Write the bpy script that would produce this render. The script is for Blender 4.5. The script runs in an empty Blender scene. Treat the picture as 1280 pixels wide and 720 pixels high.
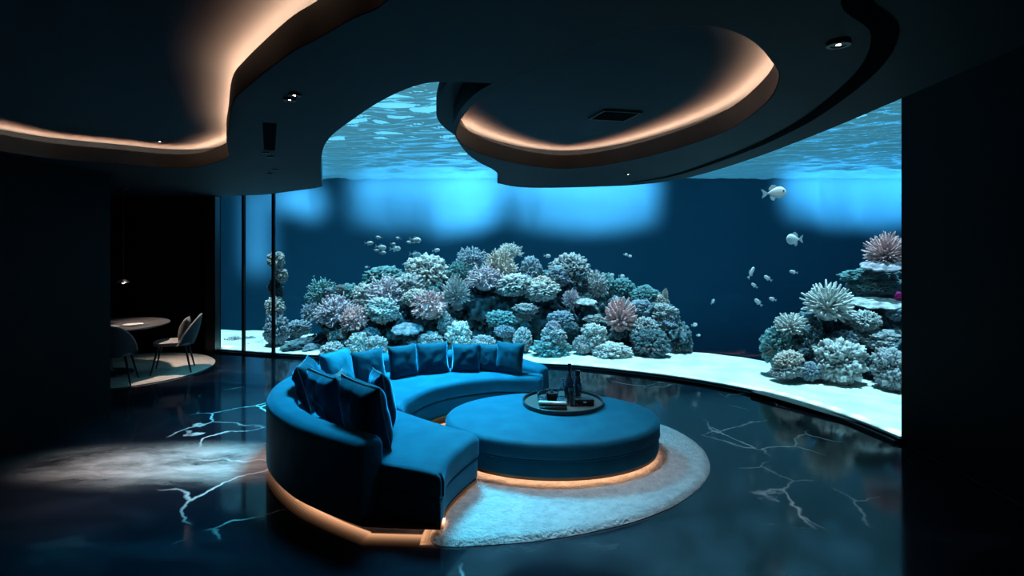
import bpy, bmesh, math, random
from mathutils import Vector, Matrix, noise, Euler
random.seed(7)
PI = math.pi
SC = bpy.context.scene
COL = SC.collection
CAMZ, F, HOR = 2.0, 700.0, 300.0     # eye height, focal length in pixels, horizon row

def W(px, py, Y):                     # photo measurement at distance Y -> world point
    return Vector(((px-640)/F*Y, Y, CAMZ-(py-HOR)/F*Y))

# ------------------------------------------------------------------ materials
def nodes(name):
    m = bpy.data.materials.new(name); m.use_nodes = True
    nt = m.node_tree; nt.nodes.clear()
    out = nt.nodes.new('ShaderNodeOutputMaterial')
    return m, nt, out
def N(nt, typ, **kw):
    n = nt.nodes.new(typ)
    for k, v in kw.items():
        if k in n.inputs.keys(): n.inputs[k].default_value = v
        else: setattr(n, k, v)
    return n
def c4(c): return (c[0], c[1], c[2], 1.0)
def ramp(nt, stops, interp='LINEAR'):
    r = nt.nodes.new('ShaderNodeValToRGB'); r.color_ramp.interpolation = interp
    e = r.color_ramp.elements
    while len(e) < len(stops): e.new(0.5)
    for el, (p, c) in zip(e, stops):
        el.position = p; el.color = c4(c) if len(c) == 3 else c
    return r
def pbr(name, col, rough=.5, metal=0.0, spec=.5, col2=None, nscale=8, bump=0, bscale=60, sheen=0, sheen_tint=(1,1,1), coat=0, emit=None, estr=0, bdist=.01):
    m, nt, out = nodes(name)
    b = N(nt, 'ShaderNodeBsdfPrincipled')
    b.inputs['Base Color'].default_value = c4(col); b.inputs['Roughness'].default_value = rough
    b.inputs['Metallic'].default_value = metal; b.inputs['Specular IOR Level'].default_value = spec
    if sheen:
        b.inputs['Sheen Weight'].default_value = sheen; b.inputs['Sheen Tint'].default_value = c4(sheen_tint); b.inputs['Sheen Roughness'].default_value = .35
    if coat: b.inputs['Coat Weight'].default_value = coat
    if emit: b.inputs['Emission Color'].default_value = c4(emit); b.inputs['Emission Strength'].default_value = estr
    tc = N(nt, 'ShaderNodeTexCoord')
    nz = N(nt, 'ShaderNodeTexNoise', Scale=nscale, Detail=4.0)
    nt.links.new(tc.outputs['Object'], nz.inputs['Vector'])
    c2 = col2 if col2 else tuple(x*.82 for x in col)
    r = ramp(nt, [(.35, c2), (.65, col)])
    nt.links.new(nz.outputs['Fac'], r.inputs['Fac']); nt.links.new(r.outputs['Color'], b.inputs['Base Color'])
    if bump:
        n2 = N(nt, 'ShaderNodeTexNoise', Scale=bscale, Detail=3.0)
        nt.links.new(tc.outputs['Object'], n2.inputs['Vector'])
        bp = N(nt, 'ShaderNodeBump', Strength=bump, Distance=bdist)
        nt.links.new(n2.outputs['Fac'], bp.inputs['Height']); nt.links.new(bp.outputs['Normal'], b.inputs['Normal'])
    nt.links.new(b.outputs[0], out.inputs['Surface'])
    return m
def emis(name, col, s):
    m, nt, out = nodes(name)
    e = N(nt, 'ShaderNodeEmission', Strength=s); e.inputs['Color'].default_value = c4(col)
    nt.links.new(e.outputs[0], out.inputs['Surface']); return m

def marble():
    m, nt, out = nodes('black_marble'); L = nt.links.new
    tc = N(nt, 'ShaderNodeTexCoord')
    warp = N(nt, 'ShaderNodeTexNoise', Scale=1.1, Detail=6.0); L(tc.outputs['Object'], warp.inputs['Vector'])
    ws = N(nt, 'ShaderNodeVectorMath', operation='SCALE'); L(warp.outputs['Color'], ws.inputs[0]); ws.inputs['Scale'].default_value = .7
    wa = N(nt, 'ShaderNodeVectorMath', operation='ADD'); L(tc.outputs['Object'], wa.inputs[0]); L(ws.outputs[0], wa.inputs[1])
    vo = N(nt, 'ShaderNodeTexVoronoi', Scale=1.25); vo.feature = 'DISTANCE_TO_EDGE'; L(wa.outputs[0], vo.inputs['Vector'])
    vr = ramp(nt, [(0, (1,1,1)), (.006, (.55,.55,.55)), (.02, (0,0,0))]); L(vo.outputs['Distance'], vr.inputs['Fac'])
    mk = N(nt, 'ShaderNodeTexNoise', Scale=.55, Detail=2.0); L(tc.outputs['Object'], mk.inputs['Vector'])
    mr = ramp(nt, [(.54, (0,0,0)), (.62, (1,1,1))]); L(mk.outputs['Fac'], mr.inputs['Fac'])
    vm = N(nt, 'ShaderNodeMath', operation='MULTIPLY'); L(vr.outputs['Color'], vm.inputs[0]); L(mr.outputs['Color'], vm.inputs[1])
    # cloudy drifts
    mp = N(nt, 'ShaderNodeMapping'); mp.inputs['Scale'].default_value = (.5, 1.5, 1); mp.inputs['Rotation'].default_value = (0,0,-.35)
    L(wa.outputs[0], mp.inputs['Vector'])
    cl = N(nt, 'ShaderNodeTexNoise', Scale=.9, Detail=8.0, Roughness=.62); L(mp.outputs[0], cl.inputs['Vector'])
    cr = ramp(nt, [(.45, (.0055,.007,.012)), (.6, (.014,.017,.027)), (.72, (.06,.062,.075)), (.85, (.12,.12,.13))]); L(cl.outputs['Fac'], cr.inputs['Fac'])
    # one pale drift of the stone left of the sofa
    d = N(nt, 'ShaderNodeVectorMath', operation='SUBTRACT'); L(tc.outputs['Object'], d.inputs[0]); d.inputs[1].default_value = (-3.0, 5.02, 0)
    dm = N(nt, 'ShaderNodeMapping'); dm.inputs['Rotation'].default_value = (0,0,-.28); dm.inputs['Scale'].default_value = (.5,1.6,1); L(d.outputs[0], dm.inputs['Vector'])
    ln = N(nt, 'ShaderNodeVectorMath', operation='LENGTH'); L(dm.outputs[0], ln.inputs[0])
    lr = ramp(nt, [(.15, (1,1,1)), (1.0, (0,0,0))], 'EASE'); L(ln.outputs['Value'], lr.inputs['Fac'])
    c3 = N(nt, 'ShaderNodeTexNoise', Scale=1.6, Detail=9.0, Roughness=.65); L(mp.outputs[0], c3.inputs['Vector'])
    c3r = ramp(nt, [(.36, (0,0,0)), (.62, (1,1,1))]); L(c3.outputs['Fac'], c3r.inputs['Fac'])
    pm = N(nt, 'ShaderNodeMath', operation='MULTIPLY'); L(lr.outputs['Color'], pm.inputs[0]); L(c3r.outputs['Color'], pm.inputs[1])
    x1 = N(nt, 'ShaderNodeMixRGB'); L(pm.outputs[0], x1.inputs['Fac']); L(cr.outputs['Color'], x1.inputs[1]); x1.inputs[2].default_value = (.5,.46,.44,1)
    x2 = N(nt, 'ShaderNodeMixRGB'); L(vm.outputs[0], x2.inputs['Fac']); L(x1.outputs[0], x2.inputs[1]); x2.inputs[2].default_value = (.75,.74,.75,1)
    b = N(nt, 'ShaderNodeBsdfPrincipled'); b.inputs['Specular IOR Level'].default_value = .45
    L(x2.outputs[0], b.inputs['Base Color'])
    rr = ramp(nt, [(.3, (.06,.06,.06)), (.8, (.16,.16,.16))]); L(cl.outputs['Fac'], rr.inputs['Fac']); L(rr.outputs['Color'], b.inputs['Roughness'])
    L(b.outputs[0], out.inputs['Surface']); return m

def thin_glass(name, tint=(.93,.98,1), refl=.5, ior=1.4, ex=5):
    m, nt, out = nodes(name); L = nt.links.new
    t = N(nt, 'ShaderNodeBsdfTransparent'); t.inputs['Color'].default_value = c4(tint)
    g = N(nt, 'ShaderNodeBsdfGlossy', Roughness=.0); g.inputs['Color'].default_value = (refl,refl,refl,1)
    lw = N(nt, 'ShaderNodeLayerWeight', Blend=.5); pw = N(nt, 'ShaderNodeMath', operation='POWER'); L(lw.outputs['Facing'], pw.inputs[0]); pw.inputs[1].default_value = ex
    fr = N(nt, 'ShaderNodeMath', operation='MULTIPLY_ADD'); L(pw.outputs[0], fr.inputs[0]); fr.inputs[1].default_value = .9; fr.inputs[2].default_value = (ior-1)**2/(ior+1)**2
    mx = N(nt, 'ShaderNodeMixShader'); L(fr.outputs[0], mx.inputs[0]); L(t.outputs[0], mx.inputs[1]); L(g.outputs[0], mx.inputs[2])
    L(mx.outputs[0], out.inputs['Surface']); return m

def water_body():
    m, nt, out = nodes('aquarium_water'); L = nt.links.new
    t = N(nt, 'ShaderNodeBsdfTransparent'); L(t.outputs[0], out.inputs['Surface'])
    a = N(nt, 'ShaderNodeVolumeAbsorption', Density=.06); a.inputs['Color'].default_value = (.12,.66,.9,1)
    e = N(nt, 'ShaderNodeEmission', Strength=.0005); e.inputs['Color'].default_value = (.04,.42,1,1)  # faint blue glow standing in for light scattered by the water
    s = N(nt, 'ShaderNodeAddShader'); L(a.outputs[0], s.inputs[0]); L(e.outputs[0], s.inputs[1]); L(s.outputs[0], out.inputs['Volume'])
    return m
def water_top():
    m, nt, out = nodes('water_surface'); L = nt.links.new
    t = N(nt, 'ShaderNodeBsdfTransparent'); t.inputs['Color'].default_value = (.85,.97,1,1)
    tr = N(nt, 'ShaderNodeBsdfTranslucent'); tr.inputs['Color'].default_value = (.35,.85,1,1)
    g = N(nt, 'ShaderNodeBsdfGlossy', Roughness=.04); g.inputs['Color'].default_value = (.8,.95,1,1)
    m1 = N(nt, 'ShaderNodeMixShader'); m1.inputs[0].default_value = .94; L(tr.outputs[0], m1.inputs[1]); L(g.outputs[0], m1.inputs[2])
    m2 = N(nt, 'ShaderNodeMixShader'); m2.inputs[0].default_value = .65; L(t.outputs[0], m2.inputs[1]); L(m1.outputs[0], m2.inputs[2])
    L(m2.outputs[0], out.inputs['Surface']); return m

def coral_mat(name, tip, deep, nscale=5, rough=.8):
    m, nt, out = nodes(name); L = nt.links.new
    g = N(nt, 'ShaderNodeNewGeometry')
    r = ramp(nt, [(.42, tuple(x*.6 for x in deep)), (.57, tip)]); L(g.outputs['Pointiness'], r.inputs['Fac'])  # crevice shade put into the colour: hollows darker, tips lighter
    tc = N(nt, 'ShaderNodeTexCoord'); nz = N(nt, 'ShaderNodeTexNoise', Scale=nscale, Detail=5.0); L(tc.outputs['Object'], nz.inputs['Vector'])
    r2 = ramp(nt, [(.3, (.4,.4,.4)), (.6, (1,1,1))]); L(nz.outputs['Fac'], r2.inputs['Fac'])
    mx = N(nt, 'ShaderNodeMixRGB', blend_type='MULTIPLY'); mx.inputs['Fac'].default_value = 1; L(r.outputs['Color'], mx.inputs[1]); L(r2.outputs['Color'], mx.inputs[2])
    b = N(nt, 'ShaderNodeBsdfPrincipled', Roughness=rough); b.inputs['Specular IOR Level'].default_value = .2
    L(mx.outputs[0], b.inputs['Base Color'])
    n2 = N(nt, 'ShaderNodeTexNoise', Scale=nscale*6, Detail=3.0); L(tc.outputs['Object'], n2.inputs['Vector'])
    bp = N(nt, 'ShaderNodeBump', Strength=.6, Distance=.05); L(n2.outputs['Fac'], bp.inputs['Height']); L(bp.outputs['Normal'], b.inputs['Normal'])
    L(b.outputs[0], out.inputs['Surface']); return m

M = {}
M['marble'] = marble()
M['ceil'] = pbr('ceiling_paint', (.003,.010,.017), .6, spec=.12, col2=(.0025,.008,.014), nscale=1.5)
M['recess'] = pbr('recess_paint', (.035,.05,.06), .8, spec=.2, col2=(.03,.045,.055), nscale=1.5)
M['lip'] = pbr('bronze_lip', (.10,.065,.045), .5, nscale=3)
M['wall'] = pbr('dark_wall_paint', (.0025,.003,.004), .7, nscale=1.2, spec=.1)
M['matte'] = pbr('matte_black', (.001,.0015,.002), .9, spec=.02)
M['black'] = pbr('black_metal', (.006,.008,.012), .35, metal=.3)
M['tankback'] = pbr('aquarium_back_paint', (.018,.088,.125), .9, spec=.1, col2=(.015,.078,.112), nscale=.3)
M['sand'] = pbr('white_sand', (.62,.64,.61), .95, col2=(.42,.50,.48), nscale=2.2, bump=.5, bscale=14, bdist=.04)
M['velvet'] = pbr('blue_velvet', (.006,.11,.175), .75, spec=.15, col2=(.005,.085,.145), nscale=5, sheen=.3, sheen_tint=(.12,.6,1), bump=.12, bscale=30)
M['velvet_pillow'] = pbr('blue_velvet_pillow', (.004,.05,.08), .75, spec=.15, col2=(.003,.03,.052), nscale=7, sheen=1.0, sheen_tint=(.15,.6,1), bump=.25, bscale=18)
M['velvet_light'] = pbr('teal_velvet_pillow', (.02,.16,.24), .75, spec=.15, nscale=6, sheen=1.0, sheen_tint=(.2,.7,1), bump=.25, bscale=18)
M['mauve'] = pbr('mauve_fabric', (.11,.07,.085), .85, nscale=20, bump=.2)
M['piping'] = pbr('grey_piping', (.14,.16,.19), .7)
M['copper'] = pbr('copper_trim', (.30,.13,.07), .3, metal=.9)
M['plinth'] = pbr('plinth_black', (.01,.01,.012), .6)
M['led'] = emis('warm_led', (1,.48,.24), 5)
M['led_a'] = emis('warm_led_edge', (1,.48,.24), 1.2); M['led_b'] = emis('warm_led_mid', (1,.48,.24), 2.6)
M['led2'] = emis('warm_led_soft', (1,.50,.27), 3)
M['cove'] = emis('warm_cove_led', (1,.50,.30), 115)
M['rug'] = pbr('shaggy_wool', (.60,.62,.62), .95, col2=(.42,.46,.48), nscale=16, bump=1.0, bscale=42, sheen=.3, bdist=.03)
M['rug2'] = pbr('flat_wool', (.62,.54,.48), .95, nscale=20, bump=.5)
M['glass'] = thin_glass('aquarium_acrylic')
M['water'] = water_body(); M['watertop'] = water_top()
M['clear'] = pbr('clear_glass', (.9,.97,1), .0, spec=.8, col2=(.88,.95,1))
M['clear'].node_tree.nodes['Principled BSDF'].inputs['Transmission Weight'].default_value = 1
M['bottle'] = pbr('dark_bottle_glass', (.008,.02,.035), .06, spec=.9, coat=.5)
M['foil'] = pbr('bottle_foil', (.006,.006,.008), .3, metal=.4)
M['tray'] = pbr('dark_tray', (.012,.010,.012), .3, spec=.6)
M['traytop'] = pbr('tray_wood', (.085,.065,.06), .45, nscale=12)
M['silver'] = pbr('silver_grey', (.42,.48,.5), .35, metal=.5)
M['chair'] = pbr('chair_fabric', (.07,.085,.10), .8, bump=.2)
M['chair_in'] = pbr('chair_fabric_light', (.30,.28,.27), .8, bump=.2)
M['cushion_g'] = pbr('grey_cushion', (.15,.14,.145), .85, bump=.2)
M['tabletop'] = pbr('dark_table_top', (.10,.095,.10), .3)
M['white'] = pbr('white_ceramic', (.7,.7,.68), .4)
M['lens'] = emis('downlight_lens', (1,.93,.85), 30)
M['lens_dim'] = emis('downlight_lens_dim', (1,.9,.8), 3)
M['fish'] = pbr('fish_silver', (.95,.97,.98), .4, col2=(.7,.76,.8), nscale=9)
M['fish_pink'] = pbr('fish_pale_pink', (.98,.88,.88), .4, col2=(.8,.64,.64), nscale=4)
M['fin'] = pbr('fish_fin', (.65,.75,.82), .5)
M['eye'] = pbr('fish_eye', (.01,.01,.012), .1)
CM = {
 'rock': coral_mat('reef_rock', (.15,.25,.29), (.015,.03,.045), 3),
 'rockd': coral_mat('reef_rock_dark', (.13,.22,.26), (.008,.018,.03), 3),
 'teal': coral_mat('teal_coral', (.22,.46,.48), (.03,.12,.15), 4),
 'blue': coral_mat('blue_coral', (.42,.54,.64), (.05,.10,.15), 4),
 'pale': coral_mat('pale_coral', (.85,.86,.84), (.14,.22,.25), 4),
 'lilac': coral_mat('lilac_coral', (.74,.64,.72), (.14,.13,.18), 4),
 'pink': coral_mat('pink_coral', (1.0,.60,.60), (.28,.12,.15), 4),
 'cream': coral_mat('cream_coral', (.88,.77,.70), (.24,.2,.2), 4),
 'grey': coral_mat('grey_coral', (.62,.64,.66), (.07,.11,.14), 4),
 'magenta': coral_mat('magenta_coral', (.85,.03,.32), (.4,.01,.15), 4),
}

# ------------------------------------------------------------------ helpers
def tag(o, label=None, cat=None, group=None, kind=None):
    if label: o['label'] = label
    if cat: o['category'] = cat
    if group: o['group'] = group
    if kind: o['kind'] = kind
    return o
def thing(name, loc, label, cat, group=None, rz=0):
    o = bpy.data.objects.new(name, None); COL.objects.link(o); o.location = loc; o.rotation_euler = (0,0,rz)
    o.empty_display_size = .1
    return tag(o, label, cat, group)
def obj(name, bm, mat, parent=None, ang=40, world=True, loc=None):
    me = bpy.data.meshes.new(name)
    bmesh.ops.recalc_face_normals(bm, faces=bm.faces)
    bm.to_mesh(me); bm.free()
    return link(name, me, mat, parent, ang, world, loc)
def link(name, me, mat, parent=None, ang=40, world=True, loc=None):
    o = bpy.data.objects.new(name, me); COL.objects.link(o)
    if not me.materials: me.materials.append(mat)
    for p in me.polygons: p.use_smooth = True
    if ang: me.set_sharp_from_angle(angle=math.radians(ang))
    if loc is not None: o.location = loc
    if parent is not None:
        o.parent = parent
        if world:                       # geometry was given in world coordinates
            off = Vector(parent.location); p = parent.parent
            while p is not None: off += Vector(p.location); p = p.parent
            me.transform(Matrix.Translation(-off))
    return o
def struct(name, bm, mat, parent=None, ang=40):
    o = obj(name, bm, mat, parent, ang)
    if parent is None: o['kind'] = 'structure'
    return o
def centre_origin(o):                    # move a one-mesh thing's origin to its base centre
    xs = [v.co for v in o.data.vertices]
    c = Vector((sum(v.x for v in xs)/len(xs), sum(v.y for v in xs)/len(xs), min(v.z for v in xs)))
    o.data.transform(Matrix.Translation(-c)); o.location = o.location + c
    return o
def cr(pts, n=8, closed=False):          # Catmull-Rom through 2D/3D points
    P = [Vector(p) for p in pts]; out = []; k = len(P)
    segs = k if closed else k-1
    for i in range(segs):
        p0 = P[(i-1) % k] if closed or i > 0 else P[0]*2-P[1]
        p1 = P[i]; p2 = P[(i+1) % k]
        p3 = P[(i+2) % k] if closed or i+2 < k else P[-1]*2-P[-2]
        for j in range(n):
            t = j/n
            out.append(.5*((2*p1)+(p2-p0)*t+(2*p0-5*p1+4*p2-p3)*t*t+(3*p1-p0-3*p2+p3)*t**3))
    if not closed: out.append(P[-1].copy())
    return out
def resample(pts, n):
    d = [0]
    for a, b in zip(pts, pts[1:]): d.append(d[-1]+(b-a).length)
    out = []; j = 0
    for i in range(n):
        t = d[-1]*i/(n-1)
        while j < len(d)-2 and d[j+1] < t: j += 1
        s = (t-d[j])/max(1e-9, d[j+1]-d[j]); out.append(pts[j].lerp(pts[j+1], min(1, s)))
    return out
def normals2(pts, closed=False):         # left-hand normals of a plan polyline
    out = []; k = len(pts)
    for i in range(k):
        a = pts[(i-1) % k] if closed else pts[max(0, i-1)]
        b = pts[(i+1) % k] if closed else pts[min(k-1, i+1)]
        t = (b-a); t = Vector((t[0], t[1])).normalized(); out.append(Vector((-t.y, t.x)))
    return out
def area2(p): return sum(a[0]*b[1]-b[0]*a[1] for a, b in zip(p, p[1:]+p[:1]))/2
def offset(pts, d):                      # grow a closed outline by d
    s = -1 if area2(pts) > 0 else 1
    return [Vector((p[0], p[1]))+n*d*s for p, n in zip(pts, normals2(pts, True))]
def box(bm, x0, x1, y0, y1, z0, z1):
    v = [bm.verts.new(c) for c in ((x0,y0,z0),(x1,y0,z0),(x1,y1,z0),(x0,y1,z0),(x0,y0,z1),(x1,y0,z1),(x1,y1,z1),(x0,y1,z1))]
    for f in ((0,3,2,1),(4,5,6,7),(0,1,5,4),(1,2,6,5),(2,3,7,6),(3,0,4,7)): bm.faces.new([v[i] for i in f])
def loft(bm, rings, cap=True, loop=False):
    R = [[bm.verts.new(v) for v in r] for r in rings]; n = len(R[0]); k = len(R)
    for i in range(k if loop else k-1):
        a, b = R[i], R[(i+1) % k]
        for j in range(n): bm.faces.new((a[j], a[(j+1) % n], b[(j+1) % n], b[j]))
    if cap and not loop: bm.faces.new(R[0][::-1]); bm.faces.new(R[-1])
    return R
def round_ends(rings, r, steps=4):
    def end(r0, r1):
        c = sum(r0, Vector())/len(r0); c1 = sum(r1, Vector())/len(r1); T = (c-c1); T.z = 0; T.normalize()
        out = []
        for k in range(1, steps+1):
            a = PI/2*k/steps; off = r*math.sin(a)-r; sh = r*(1-math.cos(a))
            out.append([v+T*off-(v-c)*min(.9, sh/max((v-c).length, 1e-6)) for v in r0])
        base = [v-T*r for v in r0]
        return [base]+out
    a = end(rings[0], rings[1]); b = end(rings[-1], rings[-2])
    return a[::-1]+rings[1:-1]+b
def tube(bm, pts, rad, n=8, loop=False, cap=True):
    rings = []; k = len(pts)
    for i, p in enumerate(pts):
        a = pts[i-1] if i > 0 or loop else p; b = pts[(i+1) % k] if i < k-1 or loop else p
        t = (b-a).normalized(); up = Vector((0,0,1)) if abs(t.z) < .95 else Vector((1,0,0))
        u = t.cross(up).normalized(); v = t.cross(u)
        r = rad[i] if isinstance(rad, (list, tuple)) else rad
        rings.append([p+(u*math.cos(2*PI*j/n)+v*math.sin(2*PI*j/n))*r for j in range(n)])
    loft(bm, rings, cap, loop)
def lathe(bm, prof, c=(0,0,0), n=40, sx=1, sy=1):
    c = Vector(c); rings = []
    for r, z in prof:
        r = max(r, 1e-4)
        rings.append([c+Vector((r*math.cos(2*PI*j/n)*sx, r*math.sin(2*PI*j/n)*sy, z)) for j in range(n)])
    loft(bm, rings, True)
def slab(bm, outer, holes, z0, z1):      # plate with holes
    cu = bpy.data.curves.new('tmp', 'CURVE'); cu.dimensions = '2D'; cu.fill_mode = 'BOTH'; cu.extrude = (z1-z0)/2
    for lp in [outer]+holes:
        sp = cu.splines.new('POLY'); sp.points.add(len(lp)-1); sp.use_cyclic_u = True
        for p, q in zip(sp.points, lp): p.co = (q[0], q[1], 0, 1)
    o = bpy.data.objects.new('tmp', cu); COL.objects.link(o)
    dg = bpy.context.evaluated_depsgraph_get(); dg.update()
    me = bpy.data.meshes.new_from_object(o.evaluated_get(dg))
    me.transform(Matrix.Translation((0,0,(z0+z1)/2)))
    bm.from_mesh(me); bpy.data.objects.remove(o); bpy.data.curves.remove(cu); bpy.data.meshes.remove(me)
    bmesh.ops.remove_doubles(bm, verts=bm.verts, dist=1e-5)
def ribbon(bm, a, b, z, loop=True):      # flat strip between two plan polylines
    A = [bm.verts.new((p[0],p[1],z)) for p in a]; B = [bm.verts.new((p[0],p[1],z)) for p in b]
    k = len(A)
    for i in range(k if loop else k-1): bm.faces.new((A[i], A[(i+1) % k], B[(i+1) % k], B[i]))
def copy_tree(o, parent=None):
    c = o.copy(); COL.objects.link(c); c.parent = parent
    for ch in o.children: copy_tree(ch, c)
    return c

# ------------------------------------------------------------------ camera
cam = bpy.data.cameras.new('camera'); co = bpy.data.objects.new('camera', cam); COL.objects.link(co)
co.location = (0,0,CAMZ); co.rotation_euler = (PI/2,0,0); cam.sensor_width = 36; cam.lens = F/1280*36
cam.shift_y = (HOR-360)/1280; cam.clip_end = 200; cam.clip_start = .05
SC.camera = co

# ------------------------------------------------------------------ room shell
ZC = 2.78; ZR = 3.0; ZT = 4.85
G = cr([(-5.25,10.02),(-4.11,9.68),(-3.0,9.42),(-2,9.22),(-.7,9.06),(.63,8.83),(1.3,8.6),(2.4,7.97),(3.2,7.2),(3.67,6.3),(3.81,5.7),(3.83,5.5)], 6)
Gn = [n if n.dot(Vector((p[0],p[1]))-Vector((0,5))) > 0 else -n for n, p in zip(normals2(G), G)]   # pointing into the tank
bm = bmesh.new(); slab(bm, [Vector(p) for p in ((-9.2,-3),(3.84,-3),(3.84,5.5))]+[g for g in G[::-1]]+[Vector((-5.25,10.2)),Vector((-9.2,10.2))], [], -.1, 0)
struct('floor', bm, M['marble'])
def wall(name, x0, x1, y0, y1, z0=0, z1=ZT, mat=None):
    bm = bmesh.new(); box(bm, x0, x1, y0, y1, z0, z1); return struct(name, bm, mat or M['wall'])
wall('wall_right', 3.845, 3.97, -3, 5.53)
wall('wall_left', -4.78, -4.66, -3, 6.5, 0, ZC-.005)
wall('wall_far', -9.3, -5.3, 10.06, 10.2)
wall('wall_dining', -9.3, -9.2, -3, 10.06)
wall('wall_behind', -9.3, 3.97, -3.1, -3)
bm = bmesh.new(); box(bm, -5.42, -5.25, 9.9, 10.06, 0, ZC-.01); struct('trim_1', bm, M['black'])     # column closing the glass

# ceiling: lip layer, cove layer and soffit layer of one slab with two lit recesses and an open void before the glass
void_pts = [(3.835,.5),(2.5,.9),(2.0,1.6),(2.06,2.3),(2.15,3.12),(2.22,3.8),(2.27,4.5),(2.3,5.3),(2.27,6.4),(2.13,7.3),(1.72,7.95),(1.0,8.28),(.4,8.38),(.05,8.2),(-.2,7.7)]
void2 = [(-.19,7.2),(-.17,6.6),(-.22,6.15),(-.33,5.63),(-.41,4.96),(-.42,4.04),(-.32,3.4),(-.2,3.0),(-.1,2.79)]
void3 = [(-.24,2.765),(-.45,2.8),(-.72,3.12),(-1.04,3.64),(-1.38,4.25),(-1.68,4.96),(-2.14,6.28),(-2.76,8.15)]
void4 = [(-2.95,8.42),(-3.3,8.75),(-4.05,9.45),(-4.3,9.66)]
vo = cr(void_pts, 5)+cr(void2, 5)+cr(void3, 5)+cr(void4, 3)
outer = [Vector(p) for p in ((3.835,-3),(3.835,-.5))]+vo+[Vector((-5.2,9.98)),Vector((-5.3,10.05)),Vector((-9.2,10.05)),Vector((-9.2,-3))]
hole_oval = cr([(-.40,4.0),(-.41,4.5),(-.30,5.02),(-.05,5.55),(.25,5.95),(.62,6.13),(1.02,5.75),(1.36,4.95),(1.53,4.05),(1.46,3.25),(1.30,2.72),(1.12,2.42),(.92,2.17),(.72,2.04),(.50,2.06),(.28,2.30),(.0,2.75),(-.25,3.30)], 5, True)
hole_left = cr([(-4.46,5.2),(-4.30,5.50),(-4.02,5.76),(-3.75,6.03),(-3.42,6.02),(-3.02,5.68),(-2.66,5.26),(-2.49,4.92),(-2.25,4.42),(-1.97,3.9),(-1.6,3.21),(-1.36,2.87),(-.95,2.37),(-.76,2.18),(-.57,1.985),(-.4,1.82),(-.1,1.3),(-.3,.5),(-1.4,.2),(-3.9,.3),(-4.45,1.2),(-4.5,4.2)], 5, True)
bm = bmesh.new(); slab(bm, outer, [offset(hole_oval, .14), offset(hole_left, .14)], ZC+.13, ZR)
ceiling = struct('ceiling', bm, M['ceil'])
bm = bmesh.new(); slab(bm, outer, [hole_oval, hole_left], ZC, ZC+.13); obj('ceiling_soffit', bm, M['ceil'], ceiling)
bm = bmesh.new(); slab(bm, outer, [], ZR, ZR+.1); obj('ceiling_deck', bm, M['recess'], ceiling)
for hl in (hole_oval, hole_left):
    bm = bmesh.new(); a = offset(hl, -.004)
    for i in range(len(a)):
        p, q = a[i], a[(i+1) % len(a)]
        vs = [bm.verts.new(c) for c in ((p.x,p.y,ZC+.002),(q.x,q.y,ZC+.002),(q.x,q.y,ZC+.147),(p.x,p.y,ZC+.147))]; bm.faces.new(vs)
    bmesh.ops.remove_doubles(bm, verts=bm.verts, dist=1e-5); obj('recess_lip', bm, M['lip'], ceiling)
    bm = bmesh.new(); ribbon(bm, offset(hl, .02), offset(hl, .05), ZC+.135); tag(obj('cove_light_strip', bm, M['cove'], ceiling), 'warm peach cove light strip')
bm = bmesh.new(); slab(bm, [Vector(p) for p in ((-9.3,-3.1),(3.97,-3.1),(3.97,5.5))]+G[::-1]+[Vector((-5.3,10.2)),Vector((-9.3,10.2))], [], ZT, ZT+.1)
struct('ceiling', bm, M['wall'])
gp = cr([(1.02,1.5),(1.12,1.82),(1.4,2.1),(1.65,2.62),(1.87,3.45),(1.97,4.1),(2.02,4.83),(2.0,6.0),(1.9,6.9),(1.62,7.6)], 6)
gn = normals2(gp); bm = bmesh.new()
ribbon(bm, [p+n*.045 for p, n in zip(gp, gn)], [p-n*.045 for p, n in zip(gp, gn)], ZC-.003, False); struct('trim_2', bm, M['matte'])
# dark slot in the ceiling and the curb below the glass
bm = bmesh.new(); a, b = Vector((-1.61,3.72)), Vector((-2.1,4.85)); n = Vector((.04,.018))
ribbon(bm, [a+n, b+n], [a-n, b-n], ZC-.003, False); struct('trim_3', bm, M['matte'])
bm = bmesh.new(); rings = []
for p, n in zip(G, Gn):
    q = p-n*.09; r = p+n*.015
    rings.append([Vector((q.x,q.y,.002)), Vector((q.x,q.y,.03)), Vector(((p-n*.05).x,(p-n*.05).y,.03)), Vector(((p-n*.05).x,(p-n*.05).y,.018)),Vector(((p-n*.03).x,(p-n*.03).y,.018)),Vector(((p-n*.03).x,(p-n*.03).y,.045)), Vector((r.x,r.y,.045)), Vector((r.x,r.y,.002))])
loft(bm, rings); struct('baseboard_glass', bm, M['black'])

# ------------------------------------------------------------------ aquarium
bm = bmesh.new()
v0 = [bm.verts.new((p.x,p.y,.02)) for p in G]; v1 = [bm.verts.new((p.x,p.y,ZT-.01)) for p in G]
for i in range(len(G)-1): bm.faces.new((v0[i],v0[i+1],v1[i+1],v1[i]))
win = struct('window_1', bm, M['glass'])
def mullion(X):
    i = min(range(len(G)), key=lambda k: abs(G[k].x-X)); j = min(i+1, len(G)-2)
    t = (G[j+1]-G[j-1]).normalized(); i0 = [k for k in range(len(G)-1) if G[k].x <= X <= G[k+1].x]
    k = i0[0]; s = (X-G[k].x)/(G[k+1].x-G[k].x); p = G[k].lerp(G[k+1], s)
    bm = bmesh.new(); w = .022
    n = Vector((-t.y, t.x)); cs = [p+t*w-n*.03, p+t*w+n*.02, p-t*w+n*.02, p-t*w-n*.03]
    loft(bm, [[Vector((c.x,c.y,.02)) for c in cs], [Vector((c.x,c.y,ZT-.02)) for c in cs]]); obj('window_frame', bm, M['black'], win)
mullion(-4.12); mullion(-4.72)
wb = wall('wall_aquarium', -20, 24, 24, 24.2, -5, 6.5, M['tankback'])
Go = [p+n*.03 for p, n in zip(G, Gn)]
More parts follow.
